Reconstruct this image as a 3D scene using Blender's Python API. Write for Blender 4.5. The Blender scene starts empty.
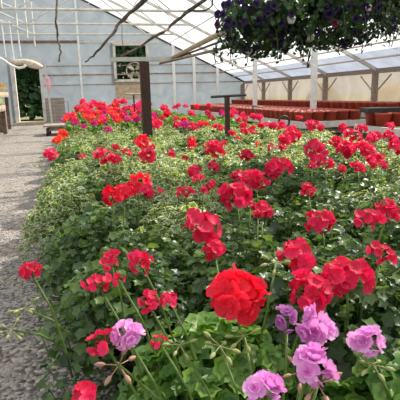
import bpy, math, random
from mathutils import Vector, Matrix, Euler
random.seed(11)
col = bpy.context.scene.collection
scn = bpy.context.scene
R = math.radians

# ------------------------------------------------------------------ camera
F = 480.0
CAM = Vector((0, 0, 0.85))
def cdir(px, py): return Vector(((px-200)/F, -(py-200)/F, -1.0))
_yw = cdir(80, 97).normalized()
_up = cdir(80, 97).cross(cdir(280, 91.5)); _up = (_up if _up.y > 0 else -_up).normalized()
_xw = _yw.cross(_up)
RW = Matrix((_xw, _yw, _up))           # rows: world axes seen in camera space
def ray(px, py): return (RW @ cdir(px, py)).normalized()
def atY(px, py, Y): d = ray(px, py); return CAM + d*(Y/d.y)
def atZ(px, py, Z): d = ray(px, py); return CAM + d*((Z-CAM.z)/d.z)
def proj(p):
    c = RW.transposed() @ (Vector(p)-CAM)
    if c.z > -1e-3: return None
    return (200 + F*c.x/-c.z, 200 - F*c.y/-c.z, -c.z)
cam_d = bpy.data.cameras.new('camera'); cam = bpy.data.objects.new('camera', cam_d); col.objects.link(cam)
cam_d.sensor_width = 36; cam_d.lens = F/400*36; cam_d.clip_start = .02; cam_d.clip_end = 300
cam.matrix_world = Matrix.Translation(CAM) @ RW.to_4x4()
scn.camera = cam

# ------------------------------------------------------------------ mesh builder
class MB:
    def __init__(s): s.v = []; s.f = []; s.c = []
    def add(s, vs, fs, c=(0, 0, 0)):
        n = len(s.v); s.v += [tuple(v) for v in vs]; s.f += [tuple(i+n for i in f) for f in fs]
        s.c += (c if isinstance(c, list) else [c]*len(vs))
    def box(s, lo, hi, rz=0, c=(0, 0, 0)):
        vs = [Vector((x, y, z)) for z in (lo[2], hi[2]) for y in (lo[1], hi[1]) for x in (lo[0], hi[0])]
        s.add(vs, [(0, 2, 3, 1), (4, 5, 7, 6), (0, 1, 5, 4), (2, 6, 7, 3), (0, 4, 6, 2), (1, 3, 7, 5)], c)
    def beam(s, a, b, w, h, up=(0, 0, 1)):
        a = Vector(a); b = Vector(b); d = (b-a).normalized(); u = Vector(up)
        if abs(d.dot(u)) > .98: u = Vector((0, 1, 0))
        x = d.cross(u).normalized()*w/2; u = x.cross(d).normalized()*h/2
        vs = [p+sx*x+su*u for p in (a, b) for sx, su in ((-1, -1), (1, -1), (1, 1), (-1, 1))]
        s.add(vs, [(0, 1, 2, 3), (7, 6, 5, 4), (0, 4, 5, 1), (1, 5, 6, 2), (2, 6, 7, 3), (3, 7, 4, 0)])
    def tube(s, pts, r, n=6, c=(0, 0, 0), cap=True):
        pts = [Vector(p) for p in pts]; rs = r if isinstance(r, (list, tuple)) else [r]*len(pts)
        vs = []; prev = None
        for i, p in enumerate(pts):
            d = (pts[min(i+1, len(pts)-1)]-pts[max(i-1, 0)]).normalized()
            if prev is None:
                a = d.cross(Vector((0, 0, 1)));  a = a if a.length > .05 else d.cross(Vector((1, 0, 0)))
            else: a = prev - d*prev.dot(d)
            a.normalize(); prev = a; b = d.cross(a)
            vs += [p + (a*math.cos(t)+b*math.sin(t))*rs[i] for t in [2*math.pi*k/n for k in range(n)]]
        fs = [(i*n+k, i*n+(k+1) % n, (i+1)*n+(k+1) % n, (i+1)*n+k) for i in range(len(pts)-1) for k in range(n)]
        if cap: fs += [tuple(range(n-1, -1, -1)), tuple(range((len(pts)-1)*n, len(pts)*n))]
        s.add(vs, fs, c)
    def lathe(s, prof, n=20, c=(0, 0, 0), o=(0, 0, 0)):
        o = Vector(o)
        vs = [o+Vector((r*math.cos(2*math.pi*k/n), r*math.sin(2*math.pi*k/n), z)) for r, z in prof for k in range(n)]
        fs = [(i*n+k, i*n+(k+1) % n, (i+1)*n+(k+1) % n, (i+1)*n+k) for i in range(len(prof)-1) for k in range(n)]
        s.add(vs, fs, c)
    def disc(s, r, z, n=20, dz=0, c=(0, 0, 0), jit=0):
        vs = [(0, 0, z+dz)] + [(r*math.cos(2*math.pi*k/n), r*math.sin(2*math.pi*k/n), z+random.uniform(-jit, jit)) for k in range(n)]
        s.add(vs, [(0, 1+k, 1+(k+1) % n) for k in range(n)], c)
    def mesh(s, name, mat, smooth=True):
        m = bpy.data.meshes.new(name); m.from_pydata(s.v, [], s.f)
        ca = m.color_attributes.new('tone', 'FLOAT_COLOR', 'POINT')
        flat = []
        for c in s.c: flat += [c[0], c[1], c[2], 1.0]
        ca.data.foreach_set('color', flat)
        if smooth: m.polygons.foreach_set('use_smooth', [True]*len(m.polygons))
        m.materials.append(mat); m.update(); return m
    def build(s, name, mat, parent=None, smooth=False, label=None):
        o = bpy.data.objects.new(name, s.mesh(name, mat, smooth)); col.objects.link(o)
        if parent: o.parent = parent
        if label: o['label'] = label
        return o
def tag(o, label=None, cat=None, group=None, kind=None):
    for k, v in (('label', label), ('category', cat), ('group', group), ('kind', kind)):
        if v: o[k] = v
    return o
def empty(name, loc, label=None, cat=None, group=None, rz=0):
    o = bpy.data.objects.new(name, None); col.objects.link(o); o.location = loc; o.rotation_euler.z = rz
    o.empty_display_size = .1
    return tag(o, label, cat, group)
def inst(name, mesh, parent, M=None, label=None):
    o = bpy.data.objects.new(name, mesh); col.objects.link(o)
    if parent: o.parent = parent
    if M is not None: o.matrix_local = M
    if label: o['label'] = label
    return o

# ------------------------------------------------------------------ materials
def newmat(name):
    m = bpy.data.materials.new(name); m.use_nodes = True; nt = m.node_tree; nt.nodes.clear()
    out = nt.nodes.new('ShaderNodeOutputMaterial'); return m, nt, out
def N(nt, t, **kw):
    n = nt.nodes.new(t)
    for k, v in kw.items():
        if k.startswith('i_'): n.inputs[k[2:].replace('_', ' ')].default_value = v
        else: setattr(n, k, v)
    return n
def rgba(c): return (c[0], c[1], c[2], 1)
def srgb(r, g, b): return tuple(((c/255)/12.92 if c/255 <= .04045 else ((c/255+.055)/1.055)**2.4) for c in (r, g, b))
def plain(name, c1, c2=None, scale=20, rough=.7, bump=0, metal=0, stretch=(1, 1, 1), trans=0):
    m, nt, out = newmat(name); c2 = c2 or c1
    tc = N(nt, 'ShaderNodeTexCoord'); mp = N(nt, 'ShaderNodeMapping'); mp.inputs['Scale'].default_value = stretch
    nt.links.new(tc.outputs['Object'], mp.inputs['Vector'])
    no = N(nt, 'ShaderNodeTexNoise', i_Scale=scale, i_Detail=6.0, i_Roughness=.65); nt.links.new(mp.outputs[0], no.inputs['Vector'])
    rp = N(nt, 'ShaderNodeValToRGB'); rp.color_ramp.elements[0].position = .35; rp.color_ramp.elements[1].position = .65
    rp.color_ramp.elements[0].color = rgba(c1); rp.color_ramp.elements[1].color = rgba(c2)
    nt.links.new(no.outputs['Fac'], rp.inputs['Fac'])
    b = N(nt, 'ShaderNodeBsdfPrincipled', i_Roughness=rough, i_Metallic=metal); nt.links.new(rp.outputs['Color'], b.inputs['Base Color'])
    if bump:
        bp = N(nt, 'ShaderNodeBump', i_Strength=bump, i_Distance=.01); nt.links.new(no.outputs['Fac'], bp.inputs['Height']); nt.links.new(bp.outputs[0], b.inputs['Normal'])
    sh = b.outputs[0]
    if trans:
        t = N(nt, 'ShaderNodeBsdfTranslucent'); nt.links.new(rp.outputs['Color'], t.inputs['Color'])
        mx = N(nt, 'ShaderNodeMixShader', i_Fac=trans); nt.links.new(sh, mx.inputs[1]); nt.links.new(t.outputs[0], mx.inputs[2]); sh = mx.outputs[0]
    nt.links.new(sh, out.inputs['Surface']); return m
def leafmat(name, dark, light, edge=None, edgepos=.75, zone=None, trans=.4, rough=.42, tcol=None):
    """tone.r = distance from leaf centre, tone.g = random per leaf"""
    m, nt, out = newmat(name)
    at = N(nt, 'ShaderNodeAttribute', attribute_name='tone'); sp = N(nt, 'ShaderNodeSeparateColor'); nt.links.new(at.outputs['Color'], sp.inputs[0])
    rp = N(nt, 'ShaderNodeMix', data_type='RGBA'); rp.inputs['A'].default_value = rgba(dark); rp.inputs['B'].default_value = rgba(light)
    nt.links.new(sp.outputs[1], rp.inputs['Factor']); c = rp.outputs['Result']
    if zone:
        r2 = N(nt, 'ShaderNodeValToRGB'); e = r2.color_ramp.elements; e[0].position = .35; e[0].color = (0, 0, 0, 1); e[1].position = .75; e[1].color = (0, 0, 0, 1)
        k = e.new(.55); k.color = (.8, .8, .8, 1); nt.links.new(sp.outputs[0], r2.inputs['Fac'])
        mz = N(nt, 'ShaderNodeMix', data_type='RGBA'); mz.inputs['B'].default_value = rgba(zone); nt.links.new(r2.outputs['Color'], mz.inputs['Factor']); nt.links.new(c, mz.inputs['A']); c = mz.outputs['Result']
    if edge:
        r3 = N(nt, 'ShaderNodeMapRange'); r3.inputs['From Min'].default_value = edgepos-.06; r3.inputs['From Max'].default_value = edgepos+.06
        tc = N(nt, 'ShaderNodeTexCoord'); no = N(nt, 'ShaderNodeTexNoise', i_Scale=60.0); nt.links.new(tc.outputs['Object'], no.inputs['Vector'])
        ad = N(nt, 'ShaderNodeMath', operation='MULTIPLY_ADD'); ad.inputs[1].default_value = .5; nt.links.new(no.outputs['Fac'], ad.inputs[0]); 
        sb = N(nt, 'ShaderNodeMath', operation='SUBTRACT'); sb.inputs[1].default_value = .25; nt.links.new(sp.outputs[0], sb.inputs[0]); nt.links.new(sb.outputs[0], ad.inputs[2])
        nt.links.new(ad.outputs[0], r3.inputs['Value'])
        me = N(nt, 'ShaderNodeMix', data_type='RGBA'); me.inputs['B'].default_value = rgba(edge); nt.links.new(r3.outputs['Result'], me.inputs['Factor']); nt.links.new(c, me.inputs['A']); c = me.outputs['Result']
    b = N(nt, 'ShaderNodeBsdfPrincipled', i_Roughness=rough); nt.links.new(c, b.inputs['Base Color'])
    t = N(nt, 'ShaderNodeBsdfTranslucent')
    g = N(nt, 'ShaderNodeMix', data_type='RGBA', blend_type='MULTIPLY'); g.inputs['Factor'].default_value = 1; g.inputs['B'].default_value = rgba(tcol or (1.6, 1.5, .7)); nt.links.new(c, g.inputs['A']); nt.links.new(g.outputs['Result'], t.inputs['Color'])
    mx = N(nt, 'ShaderNodeMixShader', i_Fac=trans); nt.links.new(b.outputs[0], mx.inputs[1]); nt.links.new(t.outputs[0], mx.inputs[2])
    nt.links.new(mx.outputs[0], out.inputs['Surface']); return m
def film(name, c, clear=.5, rough=.5, wrinkle=True, diffuse=.5):
    """polythene sheeting: part clear, part milky (lets light through diffusely)"""
    m, nt, out = newmat(name)
    tc = N(nt, 'ShaderNodeTexCoord'); no = N(nt, 'ShaderNodeTexNoise', i_Scale=1.6, i_Detail=5.0, i_Distortion=1.2); nt.links.new(tc.outputs['Object'], no.inputs['Vector'])
    rp = N(nt, 'ShaderNodeMapRange'); rp.inputs['From Min'].default_value = .3; rp.inputs['From Max'].default_value = .7; rp.inputs['To Min'].default_value = .72; rp.inputs['To Max'].default_value = 1.0
    nt.links.new(no.outputs['Fac'], rp.inputs['Value'])
    mc = N(nt, 'ShaderNodeMix', data_type='RGBA', blend_type='MULTIPLY'); mc.inputs['Factor'].default_value = 1; mc.inputs['A'].default_value = rgba(c); nt.links.new(rp.outputs['Result'], mc.inputs['B'])
    d = N(nt, 'ShaderNodeBsdfPrincipled', i_Roughness=rough); nt.links.new(mc.outputs['Result'], d.inputs['Base Color'])
    t = N(nt, 'ShaderNodeBsdfTranslucent'); nt.links.new(mc.outputs['Result'], t.inputs['Color'])
    if wrinkle:
        bp = N(nt, 'ShaderNodeBump', i_Strength=.5, i_Distance=.05); nt.links.new(no.outputs['Fac'], bp.inputs['Height']); nt.links.new(bp.outputs[0], d.inputs['Normal'])
    mx = N(nt, 'ShaderNodeMixShader', i_Fac=1-diffuse); nt.links.new(d.outputs[0], mx.inputs[1]); nt.links.new(t.outputs[0], mx.inputs[2])
    tr = N(nt, 'ShaderNodeBsdfTransparent'); tr.inputs['Color'].default_value = (.97, .98, 1, 1)
    m2 = N(nt, 'ShaderNodeMixShader', i_Fac=clear); nt.links.new(mx.outputs[0], m2.inputs[1]); nt.links.new(tr.outputs[0], m2.inputs[2])
    nt.links.new(m2.outputs[0], out.inputs['Surface']); return m

def gravelmat():
    m, nt, out = newmat('gravel')
    tc = N(nt, 'ShaderNodeTexCoord')
    vo = N(nt, 'ShaderNodeTexVoronoi', i_Scale=75.0, i_Randomness=1.0); nt.links.new(tc.outputs['Object'], vo.inputs['Vector'])
    n2 = N(nt, 'ShaderNodeTexNoise', i_Scale=3.5, i_Detail=6.0); nt.links.new(tc.outputs['Object'], n2.inputs['Vector'])
    sp = N(nt, 'ShaderNodeSeparateColor'); nt.links.new(vo.outputs['Color'], sp.inputs[0])
    r = N(nt, 'ShaderNodeValToRGB'); r.color_ramp.elements[0].color = rgba(srgb(84, 80, 80)); r.color_ramp.elements[1].color = rgba(srgb(188, 180, 172)); nt.links.new(sp.outputs[0], r.inputs['Fac'])
    r2 = N(nt, 'ShaderNodeValToRGB'); r2.color_ramp.elements[0].position = .35; r2.color_ramp.elements[1].position = .65
    r2.color_ramp.elements[0].color = (.85, .85, .87, 1); r2.color_ramp.elements[1].color = (1, .93, .84, 1); nt.links.new(n2.outputs['Fac'], r2.inputs['Fac'])
    mm = N(nt, 'ShaderNodeMix', data_type='RGBA', blend_type='MULTIPLY'); mm.inputs['Factor'].default_value = 1; nt.links.new(r.outputs['Color'], mm.inputs['A']); nt.links.new(r2.outputs['Color'], mm.inputs['B'])
    b = N(nt, 'ShaderNodeBsdfPrincipled', i_Roughness=.9); nt.links.new(mm.outputs['Result'], b.inputs['Base Color'])
    bp = N(nt, 'ShaderNodeBump', i_Strength=1.0, i_Distance=.014, invert=True); nt.links.new(vo.outputs['Distance'], bp.inputs['Height']); nt.links.new(bp.outputs[0], b.inputs['Normal'])
    nt.links.new(b.outputs[0], out.inputs['Surface']); return m

M = {}
M['gravel'] = gravelmat()
M['soil'] = plain('potting soil', srgb(60, 45, 36), srgb(120, 98, 80), 90, .95, .5)
M['pale_soil'] = plain('dry potting mix', srgb(120, 96, 76), srgb(190, 168, 142), 70, .95, .4)
M['bedfloor'] = plain('black ground cloth', srgb(24, 22, 22), srgb(40, 36, 34), 30, .9)
M['wood_grey'] = plain('weathered timber', srgb(120, 110, 100), srgb(165, 152, 138), 10, .85, .3, stretch=(1, 1, 9))
M['wood_white'] = plain('whitewashed timber', srgb(176, 174, 168), srgb(214, 210, 202), 7, .7, .2, stretch=(1, 6, 1))
M['wood_dark'] = plain('dark brown timber', srgb(48, 34, 30), srgb(84, 60, 50), 12, .85, .4, stretch=(6, 6, 1))
M['wood_tan'] = plain('tan board', srgb(160, 138, 112), srgb(196, 176, 148), 8, .8, .2, stretch=(1, 5, 1))
M['wood_brown'] = plain('brown boards', srgb(84, 66, 54), srgb(128, 106, 90), 9, .85, .3, stretch=(1, 6, 1))
M['white_paint'] = plain('chalky white paint', srgb(205, 206, 204), srgb(232, 232, 228), 15, .6)
M['galv'] = plain('galvanised pipe', srgb(160, 154, 142), srgb(200, 190, 174), 18, .5, metal=.1)
M['rust'] = plain('rusty dull pipe', srgb(112, 92, 76), srgb(160, 136, 114), 12, .8)
M['vine'] = plain('dry vine bark', srgb(58, 50, 44), srgb(120, 106, 92), 25, .95, .7)
M['dark_metal'] = plain('dark metal', srgb(26, 26, 28), srgb(46, 44, 44), 20, .5)
M['terracotta'] = plain('brick-red plastic pot', srgb(150, 52, 34), srgb(182, 72, 48), 6, .5)
M['black_pot'] = plain('black plastic pot', srgb(18, 18, 18), srgb(30, 30, 30), 12, .5)
M['end_film'] = film('grey blue polythene', srgb(168, 178, 188), clear=.03, diffuse=.6)
M['roof_film'] = film('milky polythene', srgb(246, 248, 250), clear=.60, diffuse=.3, wrinkle=False)
M['shade_film'] = film('added shade polythene', srgb(232, 234, 236), clear=.34, diffuse=.5, wrinkle=False)  # denser film made up to dim the sun over the foreground
M['eave_film'] = film('double polythene', srgb(160, 170, 190), clear=.12, diffuse=.6)
M['side_film'] = film('yellowed polythene', srgb(178, 166, 148), clear=.22, diffuse=.6)
M['hose'] = plain('white hose', srgb(214, 210, 200), srgb(230, 228, 220), 10, .5)
M['rolled'] = plain('dirty rolled plastic', srgb(168, 152, 132), srgb(220, 208, 190), 14, .7, .5)
M['stem'] = plain('green stem', srgb(86, 120, 48), srgb(124, 150, 66), 12, .5, trans=.2)
M['twig'] = plain('brown twig', srgb(66, 54, 40), srgb(96, 80, 60), 12, .9)
M['leaf_ivy'] = leafmat('ivy geranium leaf', srgb(34, 66, 36), srgb(112, 142, 78), rough=.36)
M['leaf_varieg'] = leafmat('cream edged leaf', srgb(52, 92, 50), srgb(120, 150, 84), edge=srgb(226, 228, 196), edgepos=.86)
M['leaf_zonal'] = leafmat('zonal geranium leaf', srgb(72, 118, 52), srgb(126, 166, 70), zone=srgb(66, 104, 50))
M['leaf_petunia'] = leafmat('petunia leaf', srgb(30, 58, 30), srgb(60, 92, 44), trans=.2)
M['leaf_tree'] = leafmat('tree leaf', srgb(22, 48, 20), srgb(56, 96, 36), trans=.25)
M['leaf_bench'] = leafmat('bench plant leaf', srgb(120, 150, 50), srgb(190, 190, 80))
M['leaf_dry'] = leafmat('yellow brown leaf', srgb(140, 110, 50), srgb(190, 150, 70))
def petal(name, dark, light, eye=None, trans=.35, tcol=(1.25, 1.1, 1.1)):
    return leafmat(name, srgb(*dark), srgb(*light), zone=None, edge=None, trans=trans, rough=.6, tcol=tcol)
M['p_red'] = petal('crimson petals', (210, 12, 64), (244, 50, 108))
M['p_scarlet'] = petal('scarlet petals', (222, 8, 48), (248, 36, 76))
M['p_scarlet_bright'] = petal('bright scarlet petals', (234, 20, 54), (252, 56, 84))
M['p_pink'] = petal('orchid pink petals', (230, 150, 222), (250, 200, 246))
M['p_mauve'] = petal('faded mauve petals', (178, 110, 184), (214, 150, 210))
M['p_magenta'] = petal('magenta petals', (196, 20, 120), (232, 60, 160))
M['p_coral'] = petal('coral petals', (238, 60, 30), (250, 96, 60))
M['p_rose'] = petal('rose red petals', (226, 30, 90), (246, 70, 120))
M['p_white'] = petal('white petunia', (200, 205, 190), (240, 240, 226))
M['p_purple'] = petal('dark purple petunia', (22, 10, 42), (46, 22, 74), tcol=(1, 1, 1.2))
M['p_plum'] = petal('plum petunia', (110, 20, 70), (160, 40, 100))
M['sepal'] = plain('pale green bud', srgb(150, 160, 96), srgb(188, 190, 130), 30, .6, trans=.2)
M['bud_pink'] = plain('pink tipped bud', srgb(190, 150, 120), srgb(214, 170, 150), 30, .6, trans=.2)

# ------------------------------------------------------------------ plant pieces
def frame_from(n, roll):
    n = n.normalized(); a = n.cross(Vector((0, 0, 1)));  a = a if a.length > .05 else Vector((1, 0, 0)); a.normalize(); b = n.cross(a)
    u = a*math.cos(roll)+b*math.sin(roll); return u, n.cross(u), n
def leaf(mb, p, n, size, style='ivy', roll=None):
    u, v, w = frame_from(n, random.uniform(0, 6.28) if roll is None else roll)
    g = random.random(); r = size/2
    if style == 'ivy':      # five pointed lobes
        K = 10; rad = [1.0 if k % 2 == 0 else .66 for k in range(K)]; rad[0] = .95; cup = .22
    elif style == 'zonal':  # round scalloped with a notch
        K = 14; rad = [1.0 if k % 2 == 0 else .88 for k in range(K)]; rad[K//2] = .35; cup = .3
    else:                   # oval
        K = 8; rad = [1, .75, .5, .6, .8, .6, .5, .75]; cup = .2
    vs = [p]; cs = [(0, g, 0)]
    for k in range(K):                      # mid ring
        t = 2*math.pi*k/K; q = rad[k]*.55*r
        vs.append(p+u*q*math.cos(t)+v*q*math.sin(t)+w*(r*cup*.25+random.uniform(-.04, .04)*r)); cs.append((.55, g, 0))
    for k in range(K):
        t = 2*math.pi*k/K; q = rad[k]*r
        vs.append(p+u*q*math.cos(t)+v*q*math.sin(t)+w*(r*cup*(1 if k % 2 else .3)+random.uniform(-.12, .12)*r)); cs.append((1.0, g, 0))
    fs = [(0, 1+k, 1+(k+1) % K) for k in range(K)] + [(1+k, 1+K+k, 1+K+(k+1) % K, 1+(k+1) % K) for k in range(K)]
    mb.add(vs, fs, cs)
def foliage_mesh(name, mat, style, n, rad, h, size, sv=.3, low=.02, petioles=50):
    mb = MB(); p3 = (random.uniform(0, 6), random.uniform(0, 6))
    for i in range(n):
        t = random.uniform(0, 6.283); a = random.random()
        # dome surface with shoots sticking out
        rr = rad*math.sqrt(a)*random.uniform(.85, 1.12)
        top = h*(1-(.55*(rr/rad)**3.0))
        layer = random.random(); p = Vector((rr*math.cos(t), rr*math.sin(t), 0))
        z = top*(random.uniform(.8, 1.0)+.09*math.sin(p3[0]+p.x*26)*math.sin(p3[1]+p.y*26)) if layer < .62 else random.uniform(low+.04, top)
        if layer > .85: rr = rad*random.uniform(.8, 1.1); z = random.uniform(low+.03, h*.7); p = Vector((rr*math.cos(t), rr*math.sin(t), 0))
        p.z = max(z, low+.02)
        nrm = Vector((math.cos(t)*.55*rr/rad, math.sin(t)*.55*rr/rad, 1))+Vector([random.gauss(0, .38) for _ in range(3)])
        if z < h*.6 and layer > .85: nrm += Vector((math.cos(t), math.sin(t), 0))*.8
        leaf(mb, p, nrm, size*random.uniform(1-sv, 1+sv), style)
        if i < petioles:
            q = Vector((p.x*.35, p.y*.35, p.z*.45)); mid = (p+q)/2+Vector((p.x*.25, p.y*.25, -.01))
            mb.tube([q, mid, p], [.0028, .0022, .0016], 4, (0, 1, 0), cap=False)
    return mb.mesh(name, mat)
FOL = {}
def mk(k, *a, cnt=3, **kw): FOL[k] = [foliage_mesh('foliage', *a, **kw) for _ in range(cnt)]
mk('ivy', M['leaf_ivy'], 'ivy', 1000, .24, .45, .036, sv=.45, petioles=90)
mk('varieg', M['leaf_varieg'], 'ivy', 900, .24, .45, .036, sv=.4)
mk('near', M['leaf_ivy'], 'ivy', 1200, .235, .45, .031, sv=.5, petioles=110)
mk('zonal', M['leaf_zonal'], 'zonal', 420, .225, .40, .052, cnt=3)
mk('zonal_far', M['leaf_zonal'], 'zonal', 420, .225, .44, .055, cnt=3)

def petal_geo(mb, o, d, n, L, W, g, curl=.3):
    """one petal: 3 across x 4 along, from o in direction d, surface normal n"""
    d = d.normalized(); s = d.cross(n).normalized(); n = s.cross(d).normalized()
    vs = []; cs = []
    prof = (.22, .62, .95, 1.0, .6); ph = random.uniform(0, 6)
    for i in range(5):
        t = (0, .3, .6, .85, 1)[i]; wd = W/2*prof[i]
        for j in (-1, 0, 1):
            lift = L*curl*(t**1.6)*.6 + (abs(j)*.10*L) + random.uniform(-.03, .03)*L + .07*L*t*math.sin(ph+j*2.1+t*2)
            ext = L*t*(.93 if (i == 4 and j) else 1)
            vs.append(o+d*ext+s*wd*j+n*lift*(1 if curl >= 0 else 1)); cs.append((t, g, 0))
    fs = [(i*3+j, i*3+j+1, i*3+j+4, i*3+j+3) for i in range(4) for j in (0, 1)]
    mb.add(vs, fs, cs)
def floret(mb, o, n, size, g, double=False):
    u, v, w = frame_from(n, random.uniform(0, 6.28))
    rings = [(5, 1.0, .35)] + ([(5, .75, .9), (4, .5, 1.5)] if double else [])
    for cnt, sc, cu in rings:
        off = random.uniform(0, 1)
        for k in range(cnt):
            t = 2*math.pi*(k+off)/cnt+random.uniform(-.12, .12)
            d = u*math.cos(t)+v*math.sin(t)
            petal_geo(mb, o, (d+w*(.15 if sc == 1 else .5)), w, size/2*sc*random.uniform(.9, 1.1), size*.46*sc, min(1, max(0, g+random.uniform(-.25, .25))), cu)
def umbel_mesh(mat, n, size, double=False, spread=1.0, R_=.034, flat=.75):
    """umbel normalised to diameter 0.1"""
    mb = MB()
    ex, ey = random.uniform(.85, 1.25), random.uniform(.8, 1.1)
    for i in range(n):
        z = 1-(i+.5)/n*1.25*spread; z = max(z, -.45); ph = i*2.39996+random.uniform(-.3, .3); q = math.sqrt(max(0, 1-z*z))
        n_ = Vector((q*math.cos(ph), q*math.sin(ph), z))
        o = Vector((n_.x*ex, n_.y*ey, n_.z*flat))*R_*random.uniform(.65, 1.2)
        floret(mb, o, n_+Vector([random.gauss(0, .38) for _ in range(3)]), size*random.uniform(.75, 1.12), random.random(), double)
    # pedicels are seen between florets
    for i in range(8):
        t = random.uniform(0, 6.28); mb.tube([(0, 0, -.02), (.02*math.cos(t), .02*math.sin(t), .01)], .0012, 4, (0, 0, 0), cap=False)
    return mb.mesh('flower_head', mat)
UMB = {}
for c in ('red', 'scarlet', 'magenta', 'coral', 'rose'):
    UMB[c] = [umbel_mesh(M['p_'+c], nn, .036) for nn in (12, 15, 18, 21)]
UMB['scarlet_big'] = [umbel_mesh(M['p_scarlet_bright'], 26, .04, R_=.030, spread=.92, flat=.7)]
UMB['pink'] = [umbel_mesh(M['p_pink'], 7, .052, double=True, R_=.027, spread=.85) for _ in range(3)]
UMB['mauve'] = [umbel_mesh(M['p_mauve'], 6, .048, double=True, R_=.027)]
UMB['sparse'] = [umbel_mesh(M['p_red'], 4, .046, R_=.032, spread=1.1) for _ in range(2)]
def bud_mesh(mat):
    mb = MB()
    for i in range(6):
        t = i*1.05; d = Vector((math.cos(t)*.6, math.sin(t)*.6, random.uniform(-.5, .9))).normalized()
        e = d*.022; mb.tube([(0, 0, 0), e*.6, e], [.001, .001, .0012], 4, (0, .5, 0))
        mb.tube([e, e+d*.006, e+d*.013, e+d*.019], [.0015, .0042, .0038, .0006], 6, (0, .5, 0))
    return mb.mesh('bud_cluster', mat)
BUDS = [bud_mesh(M['sepal']), bud_mesh(M['bud_pink'])]
_st = MB(); _st.tube([(0, 0, 0), (.012, .004, -.35), (.01, -.006, -.7), (0, 0, -1)], [.0022, .0024, .0028, .003], 6); STEM = _st.mesh('flower_stem', M['stem'])
def pot_mb(r1, r2, h, rim):
    mb = MB(); mb.lathe([(0.001, 0), (r2, 0), (r1*.97, h-rim), (r1*1.03, h-rim), (r1*1.04, h), (r1*.96, h), (r1*.94, h-rim), (r2*.9, .01)], 20); return mb
POTB = pot_mb(.09, .07, .15, .02).mesh('pot', M['black_pot'])
POTR = pot_mb(.105, .08, .18, .03).mesh('pot', M['terracotta'])
_s = MB(); _s.disc(.097, .145, 14, .012, jit=.006); SOILP = _s.mesh('potting_soil', M['pale_soil'])

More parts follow.
